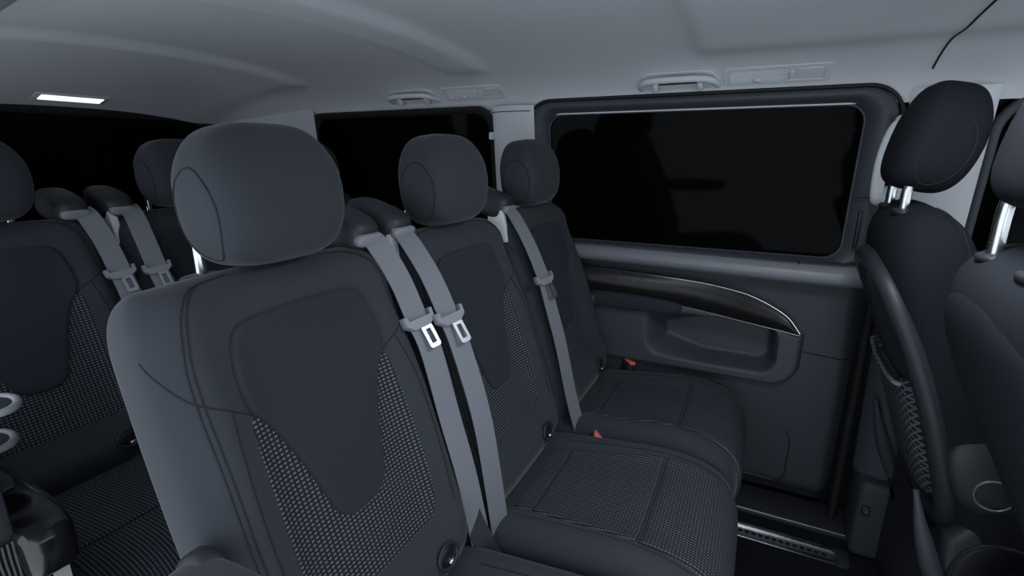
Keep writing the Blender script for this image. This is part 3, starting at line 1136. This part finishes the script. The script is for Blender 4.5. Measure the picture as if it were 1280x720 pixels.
bs = empty('buckle_strap', (-0.40, 0.70, 0.0))
tag(bs, 'short folded buckle strap between the doorway seat and its neighbour', 'belt strap')
ribbon('strap', [(-0.045, -0.010, 0.52), (-0.025, -0.012, 0.46), (0.005, -0.006, 0.40), (0.03, 0.004, 0.34)], 0.040, (0.5, 1.0, 0.2), 'dark', bs, th=0.004)
box('strap_anchor', (0.0, -0.018, 0.30), (0.045, 0.018, 0.35), 'black', bs, bev=0.006)

# ------------------------------------------------------------------ front seats (seen from behind)
FB = Back((0.545, 0, 0.395), 0.345, 0.680, 0.215, 0.055, 0.085, 0.035, n=3.4, wtop=0.50, tc=0.70, dome=0.03)


def make_front(root, pocket=True):
    b = FB.mesh('backrest', 'front_fabric_shaded' if pocket else 'front_fabric_lit', root)
    if pocket:
        # recessed hard back panel with a raised rim
        rim = sym([(0.0, 0.05), (0.13, 0.06), (0.175, 0.12), (0.190, 0.30), (0.192, 0.50), (0.178, 0.68), (0.140, 0.80), (0.07, 0.845), (0.0, 0.85)])
        FB.patch('back_panel', rim, 'dark', b, 0.003, c=(0, 0.45), rear=True)
        r3 = catmull([(p[0], p[1], 0) for p in rim] + [(rim[0][0], rim[0][1], 0)], 6)[:-1]
        tube('panel_rim', [FB.rear(p.x, p.y, 0.003) for p in r3], 0.021, 'dark', b, seg=10, closed=True)
        net = sym([(0.0, 0.10), (0.12, 0.11), (0.150, 0.16), (0.158, 0.30), (0.150, 0.50), (0.10, 0.485), (0.0, 0.475)])
        nt = FB.patch('net_pocket', net, 'net', b, 0.022, c=(0, 0.30), rear=True, edge=0.25, sink=-0.004)
        el = catmull([(-0.152, 0.50, 0), (-0.10, 0.487, 0), (0, 0.478, 0), (0.10, 0.487, 0), (0.152, 0.50, 0)], 8)
        tube('net_hem', [FB.rear(p.x, p.y, 0.020 + 0.004 * (k % 2)) for k, p in enumerate(el)], 0.004, 'belt_plastic', nt, seg=6)
    else:
        FB.patch('back_panel', sym([(0.0, 0.05), (0.15, 0.05), (0.185, 0.12), (0.190, 0.30), (0.190, 0.55), (0.180, 0.75), (0.150, 0.90), (0.07, 0.945), (0.0, 0.95)]), 'front_fabric_lit', b, 0.004, c=(0, 0.45), rear=True)
    seams = []
    for sd in (-1, 1):
        seams.append(FB.line([(sd * 0.09, 0.985), (sd * 0.14, 0.96), (sd * 0.175, 0.90), (sd * 0.195, 0.80), (sd * 0.200, 0.5), (sd * 0.195, 0.2)], 8, 0.0001))
    for sm in seams:
        tube('stitching', sm, 0.0012, 'seam', b, seg=5)
    # cushion
    c = superell('cushion', (0.66, 0, 0.385), (0.27, 0.212, 0.075), 0.45, 0.40, 'front_fabric_shaded', root, nu=44, nv=20)
    # recliner covers either side
    hx = 0.0 if pocket else 0.13
    for sd in (-1, 1):
        pv = superell('recliner_cover', (0.435 + hx, sd * 0.205, 0.530), (0.058, 0.020, 0.078), 0.75, 0.75, 'dark', root, nu=28, nv=16, rot=Matrix.Rotation(-0.35, 3, 'Y'))
        ringp = [Vector((0.445 + hx + 0.030 * math.cos(a), sd * 0.225, 0.505 + 0.030 * math.sin(a))) for a in [2 * math.pi * k / 24 for k in range(24)]]
        tube('knob_ring', ringp, 0.002, 'steel', pv, seg=6, closed=True)
    # seat box with an oval recess in each side
    bx = prism('seat_box', [(0.40, -0.012), (0.92, -0.012), (0.90, 0.33), (0.54, 0.42), (0.44, 0.43), (0.40, 0.38)], 'y', -0.205, 0.205, 'dark', root, bev=0.02, seg=3)
    for sd in (-1, 1):
        superell('oval_recess', (0.495, sd * 0.205, 0.275), (0.075, 0.006, 0.115), 0.8, 0.75, 'black', bx, nu=32, nv=14)
        ringp = [Vector((0.495 + 0.078 * sgnpow(math.cos(a), 0.8), sd * 0.208, 0.275 + 0.118 * sgnpow(math.sin(a), 0.8))) for a in [2 * math.pi * k / 40 for k in range(40)]]
        tube('recess_edge', ringp, 0.004, 'dark', bx, seg=6, closed=True)
        # curved support strut at the rear foot
        pts = catmull([(0.335, sd * 0.215, 0.475), (0.358, sd * 0.222, 0.39), (0.395, sd * 0.225, 0.29), (0.46, sd * 0.225, 0.15), (0.54, sd * 0.222, 0.0)], 6)
        if pocket:
            tube('support_strut', pts, [0.005 + 0.013 * smooth01(0, 10, k) for k in range(len(pts))], 'door_mid', root, seg=10)
    top = FB.B + FB.a * (0.985 * FB.L) - FB.n * 0.075
    make_headrest(root, top, -0.20, 'front_fabric_shaded', fx=0.012, H=0.212, W=0.24, T=0.130, post_y=0.068, post_bend=True, gap=0.030 if pocket else 0.060, post_mat='chrome')


f1 = empty('front_seat', (0.0, 1.335, 0.012))
make_front(f1)
FB = Back((0.640, 0, 0.395), 0.50, 0.715, 0.205, 0.055, 0.100, 0.03, n=3.4, wtop=0.55, tc=0.72, dome=0.03)
f2 = empty('front_seat', (0.040, 0.850, -0.004))
make_front(f2, False)
tag(f1, 'dark front seat with net pocket on its back, beside the light grey pillar', 'seat', 'dark front seats seen from behind')
tag(f2, 'dark front seat standing clear of the pillar, chrome headrest post showing', 'seat', 'dark front seats seen from behind')

# ------------------------------------------------------------------ headliner fittings
def surf_frame(x, y):
    """frame on the headliner: X along the van, Y outwards (down/inwards), Z up the slope"""
    e = 0.004
    p = Vector((x, y, ceil_z(x, y)))
    ty = (Vector((x, y - e, ceil_z(x, y - e))) - Vector((x, y + e, ceil_z(x, y + e)))).normalized()   # upward / inward
    tx = Vector((1, 0, 0))
    n = tx.cross(ty).normalized()
    if n.z > 0:
        n = -n
    return p, tx, n, ty


def make_handle(x, y, wid, label):
    p, tx, n, ty = surf_frame(x, y)
    root = empty('grab_handle', p)
    Mx = Matrix(((tx.x, n.x, ty.x * 1.35), (tx.y, n.y, ty.y * 1.35), (tx.z, n.z, ty.z * 1.35)))
    h = wid / 2
    pts = catmull([(-h, 0.000, -0.022), (-h * 0.98, 0.010, -0.008), (-h * 0.88, 0.019, 0.010), (-h * 0.62, 0.024, 0.021), (0, 0.026, 0.024), (h * 0.62, 0.024, 0.021), (h * 0.88, 0.019, 0.010), (h * 0.98, 0.010, -0.008), (h, 0.0, -0.022)], 6)
    tube('grip', [Mx @ q for q in pts], 0.0085, 'liner_trim', root, seg=12)
    out = rrect(-h * 1.0, h * 1.0, -0.030, 0.026, [0.012, 0.012, 0.030, 0.030], 6)
    V = [Mx @ Vector((q[0], -0.004, q[1])) for q in out] + [Mx @ Vector((q[0] * 0.97, 0.004, q[1] * 0.93)) for q in out]
    nn_ = len(out)
    Fc = [(i, (i + 1) % nn_, nn_ + (i + 1) % nn_, nn_ + i) for i in range(nn_)] + [tuple(range(nn_, 2 * nn_))]
    from_py('back_plate', V, Fc, 'liner_trim', root)
    for sd in (-1, 1):
        superell('mount', Mx @ Vector((sd * h * 0.58, 0.010, -0.010)), (0.009, 0.012, 0.012), 0.7, 0.7, 'liner_trim', root, nu=16, nv=10, rot=Mx)
    tube('hinge_rod', [Mx @ Vector((-h * 0.58, 0.008, -0.004)), Mx @ Vector((h * 0.58, 0.008, -0.004))], 0.003, 'dark', root, seg=6)
    tag(root, label, 'grab handle', 'fold-down grab handles on the headliner')
    return root


def make_vent(x, y, wid, label):
    p, tx, n, ty = surf_frame(x, y)
    root = empty('ceiling_vent', p)
    Mx = Matrix(((tx.x, n.x, ty.x * 1.35), (tx.y, n.y, ty.y * 1.35), (tx.z, n.z, ty.z * 1.35)))
    h = wid / 2

    def plate(name, out, y0, y1, mat, par, inset=0.002):
        nn_ = len(out)
        cx = sum(q[0] for q in out) / nn_; cz = sum(q[1] for q in out) / nn_
        V = [Mx @ Vector((q[0], y0, q[1])) for q in out] + [Mx @ Vector((q[0] - math.copysign(inset, q[0] - cx), y1, q[1] - math.copysign(inset, q[1] - cz))) for q in out]
        Fc = [(i, (i + 1) % nn_, nn_ + (i + 1) % nn_, nn_ + i) for i in range(nn_)] + [tuple(range(nn_, 2 * nn_))]
        return from_py(name, V, Fc, mat, par)
    fr_ = rrect(-h, h, -0.024, 0.024, 0.008, 4)
    inn = rrect(-h * 0.90, h * 0.90, -0.017, 0.017, 0.004, 4)
    V = []
    nn_ = len(fr_)
    for out, yy in ((fr_, -0.004), (fr_, 0.005), (inn, 0.005), (inn, 0.0015)):
        V += [Mx @ Vector((q[0], yy, q[1])) for q in out]
    Fc = []
    for k in range(3):
        for i in range(nn_):
            j = (i + 1) % nn_
            Fc.append((k * nn_ + i, k * nn_ + j, (k + 1) * nn_ + j, (k + 1) * nn_ + i))
    Fc.append(tuple(3 * nn_ + i for i in range(nn_)))
    from_py('vent_frame', V, Fc, 'liner_trim', root)
    for k in range(6):
        z = -0.0145 + 0.0058 * k
        Vb = [Mx @ Vector(q) for q in ((-h * 0.88, 0.001, z - 0.0016), (h * 0.22, 0.001, z - 0.0016), (h * 0.22, 0.001, z + 0.0016), (-h * 0.88, 0.001, z + 0.0016),
                                       (-h * 0.88, 0.0042, z - 0.0010), (h * 0.22, 0.0042, z - 0.0010), (h * 0.22, 0.0042, z + 0.0010), (-h * 0.88, 0.0042, z + 0.0010))]
        from_py('slat', Vb, [(0, 1, 5, 4), (1, 2, 6, 5), (2, 3, 7, 6), (3, 0, 4, 7), (4, 5, 6, 7)], 'liner_trim', root, smooth=False)
    superell('slide_knob', Mx @ Vector((-h * 0.32, 0.006, -0.010)), (0.010, 0.004, 0.004), 0.7, 0.7, 'light_plastic', root, nu=14, nv=8, rot=Mx)
    superell('thumb_wheel', Mx @ Vector((h * 0.30, 0.005, 0.0)), (0.0045, 0.005, 0.011), 0.6, 0.6, 'light_plastic', root, nu=14, nv=8, rot=Mx)
    plate('reading_lens', rrect(h * 0.40, h * 0.88, -0.015, 0.015, 0.003, 3), 0.0, 0.0045, 'liner_trim', root)
    tag(root, label, 'ceiling vent', 'air vents with reading lamp in the headliner')
    return root


make_handle(-1.15, 1.530, 0.195, 'grey grab handle above the rear side window')
make_vent(-0.905, 1.530, 0.225, 'grey air vent panel above the rear edge of rear side window')
make_handle(-0.25, 1.530, 0.205, 'grey grab handle above the sliding door window')
make_vent(-0.010, 1.530, 0.245, 'grey air vent panel with louvres above the sliding door window')

# pale loop handle on the B pillar
gh = empty('pillar_handle', (0.262, 1.555, 0.0))
tag(gh, 'pale loop-shaped grab handle on pillar behind the front headrest', 'grab handle')
loop = catmull([(0.005, 0.0, 1.03), (-0.012, -0.030, 1.02), (-0.018, -0.040, 1.07), (-0.016, -0.042, 1.13), (-0.004, -0.042, 1.185), (0.018, -0.030, 1.205), (0.035, 0.0, 1.205)], 8)
tube('loop', loop, 0.014, 'light_plastic', gh, seg=12)
superell('loop_base', (0.02, 0.005, 1.03), (0.03, 0.014, 0.022), 0.6, 0.6, 'light_plastic', gh, nu=20, nv=12)
superell('loop_base', (0.03, 0.005, 1.20), (0.03, 0.014, 0.022), 0.6, 0.6, 'light_plastic', gh, nu=20, nv=12)

# rear ceiling lamp
lx, ly = -2.05, 0.915
rl = empty('ceiling_lamp', (lx, ly, ceil_z(lx, ly)))
tag(rl, 'small lit lamp strip in the headliner above the tailgate window', 'lamp')
slope = math.atan2(ceil_z(-1.97, ly) - ceil_z(-2.03, ly), 0.06)
lens = box('lamp_lens', (-0.020, -0.085, -0.006), (0.020, 0.085, 0.002), 'lamp', rl, bev=0.003)
bez = box('lamp_bezel', (-0.028, -0.10, -0.004), (0.028, 0.10, 0.004), 'liner_trim', rl, bev=0.003)
rl.rotation_euler = (0, -slope, 0)

# ------------------------------------------------------------------ rear side trim with cup holders at the open doorway
ct = empty('side_trim_console', (-0.90, 0.20, 0.0))
tag(ct, 'gloss black side trim end with ribbed face beside the doorway', 'trim console')
CO = Vector((-0.90, 0.20, 0.0))


def lp(p):
    return tuple(Vector(p) - CO)


prism('console_body', [(-0.60, 0.0), (0.12, 0.0), (0.145, 0.010), (0.130, 0.030), (-0.60, 0.030)], 'z', 0.36, 0.64, 'light_plastic', ct, bev=0.006)
superell('console_top', (-0.22, 0.010, 0.652), (0.385, 0.036, 0.052), 0.45, 0.30, 'gloss', ct, nu=60, nv=28)
prism('top_inlay', [(-0.55, -0.008), (0.03, -0.008), (0.055, 0.004), (0.05, 0.022), (0.03, 0.028), (-0.55, 0.028)], 'z', 0.700, 0.7065, 'door_mid', ct, bev=0.002)
grid('ribbed_face', lambda u, v: (0.135 + 0.035 * math.sin(math.pi * (0.15 + 0.6 * v)) - 0.02 * u, -0.085 + 0.085 * u + 0.010 * v, 0.44 + 0.245 * v), 10, 16, 'rib', ct, lambda u, v: (0.085 * u, 0.25 * v))
for k, (cx, cz) in enumerate(((-0.845, 0.822), (-0.888, 0.758))):
    ch = empty('cup_holder', (cx, 0.218, cz))
    ringp = [Vector((0.036 * math.cos(a), 0.026 * math.sin(a), 0)) for a in [2 * math.pi * q / 28 for q in range(28)]]
    tube('holder_rim', ringp, 0.005, 'belt_plastic', ch, seg=8, closed=True)
    superell('holder_dish', (0, 0, -0.002), (0.035, 0.025, 0.006), 0.8, 1.0, 'dark', ch, nu=28, nv=10)
    box('holder_arm', (-0.03, -0.034, -0.006), (0.03, -0.022, 0.004), 'dark', ch, bev=0.002)
    tag(ch, ['round grey cup holder flap higher on the side wall', 'round grey cup holder flap just above the gloss black trim'][k], 'cup holder')

# fill lamp added out of view to brighten cushions, sill and belts
dx_, dy_ = 0.16, 0.80
fill_lamp = empty('added_fill_lamp', (dx_, dy_, ceil_z(dx_, dy_)))
tag(fill_lamp, 'rectangular fill lamp added out of view on the headliner above the middle-row footwell', 'lamp')
box('lamp_bezel', (-0.10, -0.16, -0.010), (0.10, 0.16, 0.01), 'liner_trim', fill_lamp, bev=0.006)
box('lamp_lens', (-0.08, -0.14, -0.014), (0.08, 0.14, -0.006), 'lamp', fill_lamp, bev=0.004)
ld = bpy.data.lights.new('fill_light', 'AREA')
ld.shape = 'RECTANGLE'; ld.size = 0.16; ld.size_y = 0.28
ld.energy = 4.0
ld.color = (0.86, 0.93, 1.0)
lo = bpy.data.objects.new('fill_light', ld)
COL.objects.link(lo)
lo.parent = fill_lamp
lo.location = (0, 0, -0.020)
